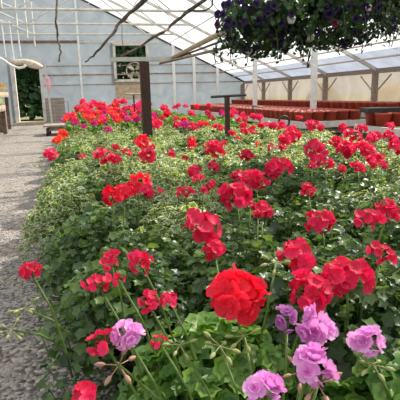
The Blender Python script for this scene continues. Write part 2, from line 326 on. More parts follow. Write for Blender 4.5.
# ------------------------------------------------------------------ geranium bed
def zf(Y, X=0):                               # height of the flower heads over the bed
    if Y < 1.0: return .44+.06*max(0, (Y-.5)/.5)
    if Y < 5: return .50
    return .50+.24*min(1, (Y-5)/4.5)*max(0, min(1, (2.1-X)/1.0))
def on_canopy(px, py, dz=0):
    d = ray(px, py); t = .3
    for _ in range(4000):
        p = CAM+d*t
        if p.z <= zf(p.y, p.x)+dz: return p
        t += .004+t*.001
        if p.y > 11: break
    return p
heads = []   # (point, diameter, colour, note)
def H(px, py, w, c, note=None, dz=0):
    p = on_canopy(px, py, dz); dep = proj(p)[2]
    heads.append((p, max(.035, min(.16, w*dep/F*(1.12 if w < 60 else 1.0))), c, note, (px, py)))
RD = 'red'
for a in [(237, 297, 72, 'scarlet_big', 'the largest scarlet bloom of the bed'),
    (203, 227, 44, RD, 'a big crimson bloom above the largest scarlet one'), (214, 250, 24, RD, None),
    (104, 343, 34, 'sparse', 'a half crimson, half pale pink head by the path'), (126, 336, 34, 'pink', None),
    (84, 397, 32, RD, 'a crimson head at the bottom left corner by the gravel'),
    (30, 271, 22, RD, 'a lone crimson head leaning out over the path'),
    (110, 261, 24, RD, 'loose crimson heads near the path'), (97, 284, 28, RD, None), (140, 262, 24, RD, None), (119, 280, 15, 'sparse', None),
    (148, 303, 26, RD, 'crimson heads left of the largest scarlet bloom'), (169, 300, 20, 'rose', None), (160, 343, 12, 'sparse', None),
    (312, 327, 46, 'pink', 'two lilac pink blooms beside a faded mauve one'), (287, 318, 30, 'mauve', None), (314, 365, 50, 'pink', 'a ruffled lilac pink bloom in the front'),
    (368, 341, 36, 'pink', 'a lilac pink bloom near the right edge'), (265, 394, 50, 'pink', 'a lilac pink bloom at the bottom edge'),
    (346, 278, 50, RD, 'a broad crimson bloom over a dark gap'), (310, 293, 48, RD, 'a deep crimson bloom above the lilac pink ones'), (296, 257, 42, RD, 'a full crimson bloom right of centre'),
    (321, 222, 30, RD, 'a crimson bloom of separate petals right of centre'), (368, 221, 30, RD, 'bright crimson blooms near the right edge'), (388, 212, 24, RD, None), (381, 255, 28, RD, 'a rounded crimson bloom near the right edge'),
    (237, 197, 36, RD, 'a dense crimson bloom in the middle of the bed'), (263, 210, 20, RD, None), (250, 179, 24, RD, None), (237, 176, 13, RD, None),
    (278, 169, 28, RD, 'a wide crimson bloom right of the middle'), (257, 182, 22, RD, None), (308, 191, 18, RD, 'a small round crimson bloom'),
    (293, 137, 26, RD, None), (314, 150, 24, 'rose', None), (317, 161, 16, 'rose', None), (357, 167, 13, RD, None), (353, 137, 26, RD, None), (346, 150, 22, RD, None),
    (366, 150, 20, 'rose', None), (374, 137, 13, RD, None), (389, 137, 15, RD, None), (396, 148, 20, RD, None), (329, 164, 11, RD, None), (274, 127, 12, RD, None),
    (261, 126, 9, RD, None), (310, 124, 10, 'magenta', None), (321, 128, 9, RD, None), (282, 148, 9, RD, None), (285, 140, 16, RD, None), (338, 143, 14, RD, None), (390, 126, 10, 'rose', None), (342, 128, 10, RD, None), (362, 129, 12, RD, None), (371, 160, 12, RD, None), (383, 165, 10, RD, None),
    (142, 142, 20, 'scarlet', None), (116, 148, 9, RD, None), (113, 159, 13, RD, None), (127, 153, 12, 'scarlet', None), (147, 157, 18, RD, None), (170, 155, 12, 'sparse', None),
    (157, 125, 14, 'rose', None), (185, 125, 12, 'magenta', None), (198, 126, 9, RD, None), (217, 127, 9, RD, None), (192, 144, 12, 'scarlet', None), (215, 150, 20, RD, None), (247, 156, 15, RD, None),
    (213, 167, 13, RD, None), (194, 172, 16, RD, 'a bright crimson head left of the middle'), (198, 179, 12, RD, None), (185, 193, 17, RD, 'a narrow crimson head on a pale stalk'), (211, 185, 11, RD, None), (203, 192, 12, 'sparse', None),
    (139, 184, 27, 'scarlet', 'wide scarlet heads left of the middle'), (125, 192, 22, 'scarlet', None), (112, 197, 22, 'scarlet', None), (146, 191, 18, RD, None), (160, 191, 9, 'sparse', None), (250, 205, 13, RD, None), (258, 214, 11, RD, None),
    (51, 155, 15, 'rose', 'a single rose red head on a long stalk over the path'), (105, 158, 22, RD, None), (82, 157, 9, 'sparse', None), (56, 141, 10, 'coral', None), (63, 134, 11, 'coral', None), (60, 138, 9, 'coral', None),
    (75, 123, 9, 'magenta', None), (84, 127, 7, 'magenta', None), (94, 123, 8, 'magenta', None), (108, 130, 9, 'magenta', None), (112, 113, 8, 'coral', None), (90, 118, 7, RD, None)]:
    H(*a)
rnd = random.Random(5)
def farheads(n, x0, x1, y0, y1, cols, wr):
    k = 0
    while k < n:
        x, y = rnd.uniform(x0, x1), rnd.uniform(y0, y1)
        if y < 99+max(0, (x-150))*.09: continue
        if x < 76-(y-100)*.75: continue
        H(x, y, rnd.uniform(*wr), rnd.choice(cols)); k += 1
farheads(95, 60, 150, 101, 122, ['coral', 'magenta', 'red', 'rose', 'rose', 'magenta', 'scarlet', 'coral'], (5.5, 9))
farheads(34, 150, 240, 104, 126, ['red', 'rose', 'scarlet', 'red', 'magenta'], (5.5, 9))
farheads(16, 240, 300, 116, 128, ['red', 'rose', 'red'], (6, 9))
farheads(14, 150, 280, 128, 165, ['red', 'red', 'sparse'], (7, 10))
farheads(10, 290, 398, 126, 175, ['red', 'rose'], (8, 13))

# plants: one every 0.31 m
plants = []
prnd = random.Random(3)
YB1 = 10.2
def bed_left(Y): return (.27 if Y < .8 else .13) if Y < 1.15 else .10-.17*min(1, (Y-1.15)/1.5)
def bed_right(Y): return 2.42
Y = .66; row = 0
while Y < YB1:
    X = bed_left(Y)+(.13 if row % 2 else 0); colm = 0
    while X < bed_right(Y):
        x, y = X+prnd.uniform(-.04, .04), Y+prnd.uniform(-.04, .04)
        pr = proj((x, y, .3)); half = .3*F/max(.3, pr[2]) if pr else 0
        if pr and -half < pr[0] < 400+half and pr[1] < 400+half:
            plants.append(dict(x=x, y=y, row=row, col=colm, heads=[]))
        X += .31; colm += 1
    Y += .29; row += 1
for h in heads:
    p = h[0]; best = min(plants, key=lambda q: (q['x']-p.x)**2+(q['y']-.03-p.y)**2)
    best['heads'].append(h)
COLN = {'red': 'crimson', 'scarlet': 'scarlet', 'scarlet_big': 'scarlet', 'rose': 'rose red', 'magenta': 'magenta', 'coral': 'coral', 'pink': 'lilac pink', 'mauve': 'mauve', 'sparse': 'crimson'}
used = {}
def add_head(root, org, h):
    p, dia, c, note, _ = h
    meshes = UMB[c]; me = random.choice(meshes)
    n = Vector((random.gauss(0, .25)-.1, -.45+random.gauss(0, .2), 1)).normalized()
    if c == 'scarlet_big': n = Vector((.1, -.3, 1)).normalized()
    if c == 'pink': n = Vector((random.gauss(0, .15), -.9, .8)).normalized()
    q = Vector((0, 0, 1)).rotation_difference(n) @ Euler((0, 0, random.uniform(0, 6.28))).to_quaternion()
    s = dia/.1
    m = Matrix.Translation(p-org) @ q.to_matrix().to_4x4() @ Matrix.Scale(s, 4)
    hd = inst('flower_head', me, root, m, label=COLN[c]+' flower head')
    off = Vector((org.x-p.x, org.y-p.y, 0))*.65; off = off if off.length < .09 else off.normalized()*.09
    base = Vector((p.x+off.x, p.y+off.y, .2))-org; d = base-(p-org)
    L = d.length; qq = Vector((0, 0, -1)).rotation_difference(d.normalized())
    sm = Matrix.Translation(p-org) @ qq.to_matrix().to_4x4() @ Matrix.Diagonal((1, 1, L, 1))
    st = inst('flower_stem', STEM, hd, m.inverted() @ sm)
    return hd
def add_buds(root, org, px, py, Z, sc=1.0, k=0):
    p = atZ(px, py, Z); m = Matrix.Translation(p-org) @ Euler((random.uniform(-.5, .5), random.uniform(-.5, .5), random.uniform(0, 6))).to_matrix().to_4x4() @ Matrix.Scale(sc, 4)
    b = inst('bud_cluster', BUDS[k], root, m)
    off = Vector((org.x-p.x, org.y-p.y, 0))*.7; off = off if off.length < .16 else off.normalized()*.16
    base = p-org+off; base.z = .2; d = base-(p-org); qq = Vector((0, 0, -1)).rotation_difference(d.normalized())
    inst('bud_stem', STEM, b, m.inverted() @ Matrix.Translation(p-org) @ qq.to_matrix().to_4x4() @ Matrix.Diagonal((1, 1, d.length, 1)))
def zone(q):
    y, x = q['y'], q['x']
    dep = 'at the bed front' if y < 1.7 else 'mid-bed near the front' if y < 3.0 else 'mid-bed' if y < 5.2 else 'in the rear bed' if y < 7.6 else 'in the far block'
    w = .9 if y < 3 else 1.4
    side = 'along the gravel path' if q['col'] == 0 else ('left half' if x < .32*y else 'right half')
    return dep, side
for i, q in enumerate(plants):
    x, y = q['x'], q['y']; org = Vector((x, y, 0))
    hs = q['heads']; cs = []
    for h in hs:
        if COLN[h[2]] not in cs: cs.append(COLN[h[2]])
    if y < 1.02 and x < .25: kind = 'zonal'
    elif y < 1.05: kind = prnd.choice(['zonal', 'zonal', 'near'])
    elif y < 2.0: kind = 'varieg' if y > 1.3 and prnd.random() < .35 else 'near'
    elif y < 2.9: kind = 'varieg' if prnd.random() < .45 else 'ivy'
    elif y < 6.2: kind = 'varieg' if prnd.random() < (.85 if x < y*.42 else .55) else 'ivy'
    else: kind = 'zonal_far' if prnd.random() < .8 else 'ivy'
    q['kind'] = kind
    LN = {'zonal': 'round-leaved', 'zonal_far': 'round-leaved', 'near': 'dark green', 'ivy': 'green', 'varieg': 'cream-edged'}[kind]
    if kind == 'near': LN = 'dark'
    note = next((h[3] for h in hs if h[3]), None)
    dep, side = zone(q)
    if note: lab = f"{LN} geranium with {note}"; grp = 'geranium plants in the bed'
    else:
        cc = ' and '.join(cs[:2]) if cs else ''
        sd = ', by the path' if side == 'along the gravel path' else ', ' + side.replace('half', 'side')
        lab = (f"{LN} geranium with {cc} flowers {dep}{sd}" if cs else f"{LN} geranium without open flowers {dep}{sd}")
        grp = lab
    if note and lab in used: lab = lab
    used[lab] = used.get(lab, 0)+1
    lab = lab.replace(' mid-bed near the front, ', ' mid-bed near front, ')
    if len(lab.split()) > 16 or '-' in lab and len(lab.replace('-', ' ').split()) > 16: print('LONG', lab)
    root = empty('geranium_plant', org, lab, 'flower', 'geranium plants in the bed' if note else ('geraniums: '+lab))
    q['root'] = root
    inst('pot', POTB, root)
    s = zf(y, x)/.5*prnd.uniform(.93, 1.05)
    if y > 5: s *= .97
    dx = -.03 if q['col'] == 0 else 0
    wz = 1.0
    if q['col'] == 0: wz = .92
    if y < .8: s *= .93
    inst('foliage', prnd.choice(FOL[kind]), root, Matrix.Translation((dx, 0, 0)) @ Euler((0, 0, prnd.uniform(0, 6.28))).to_matrix().to_4x4() @ Matrix.Diagonal((wz*1.0, wz*1.0, s*wz*.98, 1)))
    for h in hs: add_head(root, org, h)
def near_plant(p): return min(plants, key=lambda q: (q['x']-p.x)**2+(q['y']-p.y)**2)
for px, py, Z, sc, k in [(24, 308, .38, 1, 0), (12, 330, .33, .9, 0), (220, 346, .43, 1, 0), (244, 336, .43, .9, 0), (119, 365, .42, 1, 1), (318, 384, .42, 1, 1), (302, 372, .42, .8, 1), (372, 364, .42, .9, 0), (276, 262, .5, .9, 0), (48, 172, .5, .9, 0), (38, 163, .5, .9, 0), (345, 175, .5, 1, 0), (180, 345, .42, .8, 0), (330, 205, .5, .9, 0)]:
    p = atZ(px, py, Z); q = near_plant(p); add_buds(q['root'], Vector(q['root'].location), px, py, Z, sc, k)

# ------------------------------------------------------------------ ground
XL, XR, YE, YS = -11.0, 6.2, 18.0, -3.0
RIDGE_X, SL, EAVE = -2.4, .49, 1.25
RIDGE_Z = EAVE+(XR-RIDGE_X)*SL
def roofz(X): return EAVE+(XR-X)*SL if X > RIDGE_X else EAVE+(X-XL)*SL
mb = MB(); mb.add([(XL, YS, 0), (XR, YS, 0), (XR, YE, 0), (XL, YE, 0)], [(0, 1, 2, 3)]); tag(mb.build('floor', M['gravel']), kind='structure')
mb = MB(); mb.box((.05, .2, -.01), (2.6, YB1+.2, .006)); tag(mb.build('ground_cloth', M['bedfloor']), 'black ground cloth under the whole geranium bed', 'ground cloth')
mb = MB(); mb.box((-60, -30, -.12), (60, 90, -.02)); tag(mb.build('floor_outside', plain('outside grass', srgb(70, 84, 44), srgb(120, 112, 78), 2, .95)), kind='structure')

# ------------------------------------------------------------------ shell
def sheet(name, pts, mat, nx=1, ny=1, jit=0):
    a, b, c, d = [Vector(p) for p in pts]; mb = MB(); vs = []
    n = (b-a).cross(d-a).normalized()
    for j in range(ny+1):
        for i in range(nx+1):
            u, v = i/nx, j/ny; vs.append((a*(1-u)+b*u)*(1-v)+(d*(1-u)+c*u)*v+n*random.uniform(-jit, jit))
    mb.add(vs, [(j*(nx+1)+i, j*(nx+1)+i+1, (j+1)*(nx+1)+i+1, (j+1)*(nx+1)+i) for j in range(ny) for i in range(nx)])
    return tag(mb.build(name, mat, smooth=True), kind='structure')
XD = 5.55   # where the doubled eave sheet starts
YW = 2.9
sheet('ceiling', [(RIDGE_X, YW, RIDGE_Z), (XD, YW, roofz(XD)), (XD, YE, roofz(XD)), (RIDGE_X, YE, RIDGE_Z)], M['roof_film'])
sheet('ceiling', [(RIDGE_X, YS, RIDGE_Z), (XD, YS, roofz(XD)), (XD, YW, roofz(XD)), (RIDGE_X, YW, RIDGE_Z)], M['shade_film'])  # near roof, out of view: denser sheet added to shade the front plants
sheet('ceiling', [(XD, YS, roofz(XD)), (XR, YS, EAVE), (XR, YE, EAVE), (XD, YE, roofz(XD))], M['eave_film'], 2, 40, .01)
sheet('ceiling', [(XL, YS, EAVE), (RIDGE_X, YS, RIDGE_Z), (RIDGE_X, YE, RIDGE_Z), (XL, YE, EAVE)], M['roof_film'])
sheet('wall_right', [(XR, YS, .5), (XR, YE, .5), (XR, YE, EAVE), (XR, YS, EAVE)], M['side_film'], 60, 3, .02)
mb = MB(); mb.box((XR-.02, YS, 0), (XR+.02, YE, .25)); mb.box((XR-.02, YS, .26), (XR+.02, YE, .52)); tag(mb.build('baseboard_right', M['wood_brown']), kind='structure')
sheet('wall_left', [(XL, YS, 0), (XL, YE, 0), (XL, YE, EAVE), (XL, YS, EAVE)], M['end_film'], 6, 2)
sheet('wall_back', [(XL, YS, 0), (XR, YS, 0), (XR, YS, EAVE), (XL, YS, EAVE)], M['end_film'], 4, 2)
# end wall with openings for the door and the fan window
pL, pR = atY(18, 66, YE), atY(41, 66, YE); DX0, DX1 = atY(18, 100, YE).x, atY(42, 100, YE).x; DZ = 2.06
wa, wb = atY(114, 45, YE), atY(148, 80, YE); WX0, WX1, WZ0, WZ1 = wa.x, wb.x, wb.z, wa.z
print('door', DX0, DX1, 'win', WX0, WX1, WZ0, WZ1, 'eave', proj((XR, YE, EAVE)), 'ridge', proj((RIDGE_X, YE, RIDGE_Z)))
mb = MB()
def wallpiece(x0, x1, z0f, z1f, nx):
    for i in range(nx):
        a = x0+(x1-x0)*i/nx; b = x0+(x1-x0)*(i+1)/nx
        mb.add([(a, YE, z0f(a)), (b, YE, z0f(b)), (b, YE, z1f(b)), (a, YE, z1f(a))], [(0, 1, 2, 3)])
z0 = lambda x: 0
wallpiece(XL, RIDGE_X, z0, roofz, 6); wallpiece(RIDGE_X, DX0, z0 if DX0 > RIDGE_X else z0, roofz, 1)
wallpiece(DX0, DX1, lambda x: DZ, roofz, 1); wallpiece(DX1, WX0, z0, roofz, 3)
wallpiece(WX0, WX1, z0, lambda x: WZ0, 1); wallpiece(WX0, WX1, lambda x: WZ1, roofz, 1); wallpiece(WX1, XR, z0, roofz, 5)
tag(mb.build('wall_end', M['end_film']), kind='structure')
trim = [0]
def trimobj(mb, mat): trim[0] += 1; return tag(mb.build(f'trim_{trim[0]}', mat), kind='structure')
# framing of the end wall
def zbar(py, px=80): return atY(px, py, YE).z
mb = MB()
mb.beam((XL, YE-.05, zbar(42)), (.3, YE-.05, zbar(42)), .05, .09)
trimobj(mb, M['wood_brown'])
mb = MB(); mb.beam((.1, YE-.06, zbar(42)), (2.9, YE-.06, zbar(42, 130)), .05, .07); trimobj(mb, M['wood_white'])
mb = MB()
for py in (66, 75, 85): mb.beam((DX1+.1, YE-.05, zbar(py)), (XR, YE-.05, zbar(py)), .03, .03 if py != 75 else .05)
trimobj(mb, M['rust'])
mb = MB()
for px in (82,): X = atY(px, 90, YE).x; mb.beam((X, YE-.07, 0), (X, YE-.07, roofz(X)), .07, .05)
for px in (174, 194, 217): X = atY(px, 90, YE).x; mb.beam((X, YE-.09, 0), (X, YE-.09, roofz(X)), .1, .08)
trimobj(mb, M['white_paint'])
mb = MB(); mb.beam((XR, YE-.04, EAVE-.02), (RIDGE_X, YE-.04, RIDGE_Z-.02), .05, .07); mb.beam((XL, YE-.04, EAVE-.02), (RIDGE_X, YE-.04, RIDGE_Z-.02), .05, .07); trimobj(mb, M['dark_metal'])
mb = MB()
for k in range(7): mb.box((DX1+.1, YE-.06, .02+k*.12), (DX1+.75, YE-.03, .125+k*.12))
trimobj(mb, M['wood_grey'])
# door frame and sill
do = empty('door_1', (DX0, YE, 0)); do['kind'] = 'structure'
mb = MB(); mb.box((-.14, -.09, 0), (0, .05, DZ+.1)); mb.box((DX1-DX0, -.09, 0), (DX1-DX0+.1, .05, DZ+.1)); mb.box((0, -.09, DZ), (DX1-DX0, .05, DZ+.1)); mb.build('door_frame', M['wood_white'], do)
mb = MB(); mb.box((-.1, -1.0, 0), (DX1-DX0+.1, .1, .06)); mb.build('door_sill', M['wood_tan'], do)
# window with fan
wo = empty('window_1', ((WX0+WX1)/2, YE, WZ0)); wo['kind'] = 'structure'; ww = WX1-WX0; wh = WZ1-WZ0
mb = MB()
for a, b in (((-ww/2-.06, 0), (-ww/2+.03, wh)), ((ww/2-.03, 0), (ww/2+.06, wh)), ((-ww/2-.06, -.05), (ww/2+.06, .04)), ((-ww/2-.06, wh-.02), (ww/2+.06, wh+.07)), ((-ww/2, wh*.55), (ww/2, wh*.55+.06))):
    mb.box((a[0], -.08, a[1]), (b[0], .05, b[1]))
mb.build('window_frame', M['wood_white'], wo)
mb = MB(); mb.box((-ww/2-.05, -.05, -.65), (ww/2+.05, -.02, -.08)); mb.build('window_panel', M['wood_tan'], wo)
fan = empty('ventilation_fan', ((WX0+WX1)/2+.12, YE+.06, WZ0+wh*.27), 'grey round ventilation fan in the lower part of the end wall window', 'fan')
mb = MB(); n = 28; mb.tube([(.3*math.cos(2*math.pi*k/n), 0, .3*math.sin(2*math.pi*k/n)) for k in range(n+1)], .022, 6); mb.build('fan_ring', M['galv'], fan)
for k in range(4):
    mb = MB(); t = k*math.pi/2+.8; d = Vector((math.cos(t), 0, math.sin(t))); s = Vector((-math.sin(t), 0, math.cos(t)))
    mb.add([d*.03-s*.03+Vector((0, .01, 0)), d*.03+s*.03, d*.27+s*.09+Vector((0, -.03, 0)), d*.27-s*.07+Vector((0, .04, 0))], [(0, 1, 2, 3)]); mb.build('fan_blade', M['galv'], fan)
mb = MB(); mb.tube([(0, -.06, 0), (0, .05, 0)], .05, 12); mb.build('fan_hub', M['dark_metal'], fan)
# trusses every 2.17 m
TIEZ = zbar(42); SP = 2.17
for k in range(1, 10):
    Yt = YE-SP*k; mb = MB()
    mb.beam((XR, Yt, EAVE-.04), (RIDGE_X, Yt, RIDGE_Z-.04), .05, .07); mb.beam((XL, Yt, EAVE-.04), (RIDGE_X, Yt, RIDGE_Z-.04), .05, .07)
    xr = XR-(TIEZ-EAVE)/SL; mb.tube([(XL+(TIEZ-EAVE)/SL, Yt, TIEZ), (xr, Yt, TIEZ)], .032, 6)
    mb.tube([(-1.2, Yt, TIEZ), (-3.6, Yt, TIEZ+1.05)], .022, 5); mb.tube([(-1.2, Yt, TIEZ-.35), (-1.2, Yt, roofz(-1.2)-.05)], .025, 5)
    mb.tube([(-1.2, Yt, TIEZ), (.5, Yt, TIEZ+.9)], .02, 5); mb.tube([(2.2, Yt, TIEZ), (.5, Yt, roofz(.5)-.06)], .018, 5)
    trimobj(mb, M['wood_white'])
for X in (5.62, 5.2, 4.75, 3.2, 1.7, .2, -1.2):
    mb = MB(); mb.tube([(X, YS, roofz(X)-.1), (X, YE, roofz(X)-.1)], .018 if X > 4 else .014, 5); trimobj(mb, M['galv'])
for k, (xa, xb) in enumerate(((1.8, 4.0), (2.8, 5.0), (4.4, 5.6), (.8, 3.2))):
    mb = MB(); Ya = YE-SP*(k+1); mb.tube([(xb, Ya, roofz(xb)-.12), (xa, Ya-SP*1.5, roofz(xa)-.12)], .01, 4); trimobj(mb, M['rust'])
# eave beam and side posts
mb = MB(); mb.beam((XR-.06, YS, EAVE-.03), (XR-.06, YE, EAVE-.03), .07, .1); trimobj(mb, M['wood_grey'])
mb = MB(); mb.beam((XR-.04, YS, .55), (XR-.04, YE, .55), .05, .07); trimobj(mb, M['wood_dark'])
for k in range(0, 6):
    Yt = YE-SP*k-.02; o = empty('side_post', (XR-.1, Yt, 0), ['grey timber side wall post in the far corner under the eave', 'grey timber side wall post next to the far corner one', 'grey timber side wall post behind the right of the nearer slim post', 'grey timber side wall post with a dark knot of cable at its top', 'grey timber side wall post at the right edge of the photo', 'grey timber side wall post beyond the right edge'][k], 'post', 'side wall posts')
    mb = MB(); mb.beam((0, 0, 0), (0, 0, EAVE-.08), .1, .1); mb.build('post', M['wood_grey'], o)
    mb = MB(); mb.tube([(0, 0, .75), (0, -.55, EAVE-.12)], .018, 5); mb.tube([(0, 0, .75), (0, .55, EAVE-.12)], .018, 5); mb.build('knee_brace', M['wood_tan'], o)

# ------------------------------------------------------------------ outside plants and mounds
def bush_mesh(n, rx, ry, h, size, mat):
    mb = MB()
    for i in range(n):
        t = random.uniform(0, 6.28); z = random.uniform(.05, 1); q = math.sqrt(max(0.05, 1-(z*.95)**2.2))*random.uniform(.75, 1.05)
        lump = 1+.18*math.sin(3*t+z*5)
        p = Vector((rx*q*lump*math.cos(t), ry*q*lump*math.sin(t), h*z)); leaf(mb, p, Vector((math.cos(t), math.sin(t), .7))+Vector([random.gauss(0, .5) for _ in range(3)]), size*random.uniform(.6, 1.3), 'oval')
    return mb.mesh('foliage', mat)
BUSH = bush_mesh(6000, 1.1, .9, 2.6, .2, M['leaf_tree'])
TREE = bush_mesh(5000, 1.5, 1.3, 2.8, .24, M['leaf_tree'])
def bush(x, y, s, lab):
    o = empty('bush', (x, y, 0), lab, 'bush'); inst('foliage', BUSH, o, Matrix.Scale(s, 4))
    mb = MB(); mb.tube([(0, 0, 0), (.05, 0, 1.2*s), (0, .03, 2*s)], [.06*s, .045*s, .02*s], 6); mb.build('trunk', M['twig'], o)
bush(-2.0, YE+2.8, 1.3, 'dark green bush filling the view through the open doorway')
def tree(x, y, s, lab):
    o = empty('tree', (x, y, 0), lab, 'tree'); inst('crown', TREE, o, Matrix.Translation((0, 0, 1.2*s)) @ Matrix.Scale(s, 4))
    mb = MB(); mb.tube([(0, 0, 0), (.06, 0, 1.2*s), (0, .05, 2.4*s)], [.12*s, .1*s, .04*s], 7); mb.build('trunk', M['twig'], o)
tree(2.4, YE+3.6, 1.0, 'dark leafy tree seen through the fan window in the end wall')
def mound(x, y, rx, ry, h, lab, mat):
    mb = MB(); prof = [(1, 0), (.8, .35), (.5, .75), (.2, .97), (.01, 1)]
    mb.lathe([(r, z) for r, z in prof], 18); vs = [(x_*rx*random.uniform(.92, 1.08), y_*ry*random.uniform(.92, 1.08), z*h) for x_, y_, z in mb.v]; mb.v = vs
    o = mb.build('soil_mound', mat, smooth=True); o.location = (x, y, -.02); tag(o, lab, 'mound')
mtan = plain('tan earth', srgb(150, 110, 60), srgb(200, 160, 100), 3, .95, .3); mdk = plain('dark earth', srgb(60, 52, 46), srgb(90, 80, 70), 3, .95, .3)
mound(8.6, 12.0, 1.0, 2.0, 1.0, 'tan mound outside the right wall showing through the plastic', mtan)
mound(8.4, 15.9, .8, 1.2, 1.15, 'dark mound outside the right wall near the far corner', mdk)
mound(9.0, 8.2, 1.3, 1.2, 1.1, 'dark brown mound outside the right wall near the right edge', mdk)

# ------------------------------------------------------------------ potting bench rows
def bench(x0, x1, y0, y1, z, lab, front=M['wood_white'], nleg=5):
    o = empty('plant_bench', ((x0+x1)/2, (y0+y1)/2, 0), lab, 'bench'); w = (x1-x0)/2; l = (y1-y0)/2
    mb = MB(); k = 0; yy = -l
    while yy < l-.05: mb.box((-w+.03, yy, z-.03), (w-.03, min(yy+.13, l), z)); yy += .15
    mb.build('slatted_top', M['wood_tan'], o)
    for s in (-1, 1):
        mb = MB(); mb.box((s*w-.03, -l, z-.10), (s*w+.02, l, z+.012)); mb.build('side_board', front, o)
    for j in (-1, 1):
        mb = MB(); mb.box((-w, j*l-.02, z-.10), (w, j*l+.02, z+.012)); mb.build('end_board', front, o)
    for s in (-1, 1):
        for k in range(nleg):
            mb = MB(); yy = -l+.1+(2*l-.2)*k/(nleg-1); mb.box((s*(w-.09)-.035, yy-.035, 0), (s*(w-.09)+.035, yy+.035, z-.10)); mb.build('leg', M['wood_grey'], o)
    return o
c = atZ(386, 124, .28); print('bench corner', c, 'left far', atZ(241, 112, .3), atY(180, 105, 17.5))
BZ = .30
bench(3.78, 5.06, 7.9, 17.4, BZ, 'long low slatted bench with whitish side boards, full of red-brown pots')
bench(5.3, 5.95, 7.6, 17.4, BZ+.12, 'narrow rear bench along the right wall under pots')
n = 0
def redpot(x, y, z, lab, grp, s=1.0):
    o = empty('flower_pot', (x, y, z+.004), lab, 'pot', grp, random.uniform(0, 6)); inst('pot', POTR, o, Matrix.Scale(s, 4)); inst('potting_soil', SOILP, o, Matrix.Scale(s, 4)); return o
for r, X in enumerate((3.92, 4.17, 4.42, 4.67, 4.92)):
    Y = 8.05+(.0 if r % 2 == 0 else .02); k = 0
    while Y < 17.3:
        if r == 0 and k < 5: lab = ['red-brown pot at the near end of the front bench row', 'red-brown pot second from the near end of the front bench row', 'red-brown pot third from the near end of the front bench row', 'red-brown pot fourth from the near end of the front bench row', 'red-brown pot fifth from the near end of the front bench row'][k]
        else: lab = ['red-brown pot farther along the front row of the long bench', 'red-brown pot in the second row of the long bench', 'red-brown pot in the middle row of the long bench', 'red-brown pot in the fourth row of the long bench', 'red-brown pot in the back row of the long bench'][r]
        redpot(X+random.uniform(-.008, .008), Y, BZ, lab, ['front', 'second', 'middle', 'fourth', 'back'][r]+' row of pots on the long bench'); Y += .245; k += 1
for r, X in enumerate((5.46, 5.76)):
    Y = 7.75
    while Y < 17.3:
        redpot(X, Y, BZ+.12, 'red-brown pot in the %s row on the bench along the right wall' % ('front', 'rear')[r], '%s pots on the wall bench' % ('front', 'rear')[r]); Y += .26
a = atY(364, 107, 6.7); Z2 = a.z-.085-.2115
# near bench at the right edge with darker pots and a dark plank
bench(4.28, 5.1, 4.9, 7.0, Z2, 'short bench at the right edge carrying a dark plank on pots', nleg=2)
for k, (x, y) in enumerate(((4.42, 6.75), (4.68, 6.75), (4.94, 6.75), (4.42, 6.48), (4.68, 6.48), (4.94, 6.48))):
    redpot(x, y, Z2, ['red-brown pot left under the dark plank', 'red-brown pot middle under the dark plank', 'red-brown pot right under the dark plank', 'nearer red-brown pot left before the dark plank', 'nearer red-brown pot middle before the dark plank', 'nearer red-brown pot right before the dark plank'][k], 'pots on the short bench', 1.15)
a = atY(364, 107, 6.7); b = Vector((5.1, 6.6, a.z-.01))
mb = MB(); mb.beam(a-Vector((0, 0, .05)), b-Vector((0, 0, .05)), .3, .07); o = mb.build('plank', M['dark_metal']); tag(o, 'dark plank lying over the pots at the right edge', 'plank')
print('plank', a)

# white slim posts standing in the long bench row
for px, Y, lab in ((313.5, 9.3, 'thick white post standing among the bench pots below the baskets'), (255, 12.7, 'slim white post farther back among the bench pots')):
    X = atY(px, 100, Y).x; X = X
    mb = MB(); mb.beam((X, Y, 0), (X, Y, roofz(X)-.08), .1, .1, up=(0, 1, 0)); tag(mb.build('support_post', M['white_paint']), lab, 'post')
    print('wpost', X)

# ------------------------------------------------------------------ dark post with cross arm and pipes
p0 = atY(144, 62, 5.0)
o = empty('support_post', (p0.x, 5.0, 0), 'dark brown timber post with pale cross arm rising out of the flowers', 'post')
mb = MB(); mb.beam((0, 0, 0), (0, 0, p0.z), .092, .08, up=(0, 1, 0)); mb.build('post', M['wood_dark'], o)
a = atY(111, 59.5, 5.0); b = atY(176, 59, 5.0)
mb = MB(); mb.beam(a-Vector((p0.x, 5, 0)), b-Vector((p0.x, 5, 0)), .06, .04); mb.build('cross_arm', M['wood_white'], o, label='pale cross arm')
def run(name, pts, r, mat, lab, cat, n=6):
    mb = MB(); mb.tube(pts, r, n); return tag(mb.build(name, mat, smooth=True), lab, cat)
top = b.z+.02
def toY(pa, pb, Ya, Yb): return atY(*pa, Ya), atY(*pb, Yb)
a1 = atY(172, 58, 5.0); run('water_pipe', [a1, atY(219, 34, 3.35), atY(232, 28, 3.12)], .02, M['wood_tan'], 'thick tan pole running from the cross arm towards the hanging baskets', 'pipe')
run('water_pipe', [atY(172, 59.5, 4.95), atY(222, 41, 3.5), atY(236, 36, 3.2)], .009, M['dark_metal'], 'thin blue-grey pipe between the two poles', 'pipe')
run('water_pipe', [atY(160, 63.5, 5.05), atY(224, 48, 3.5), atY(240, 43, 3.2)], .012, M['rust'], 'lower dark brown pole running to the hanging baskets', 'pipe')
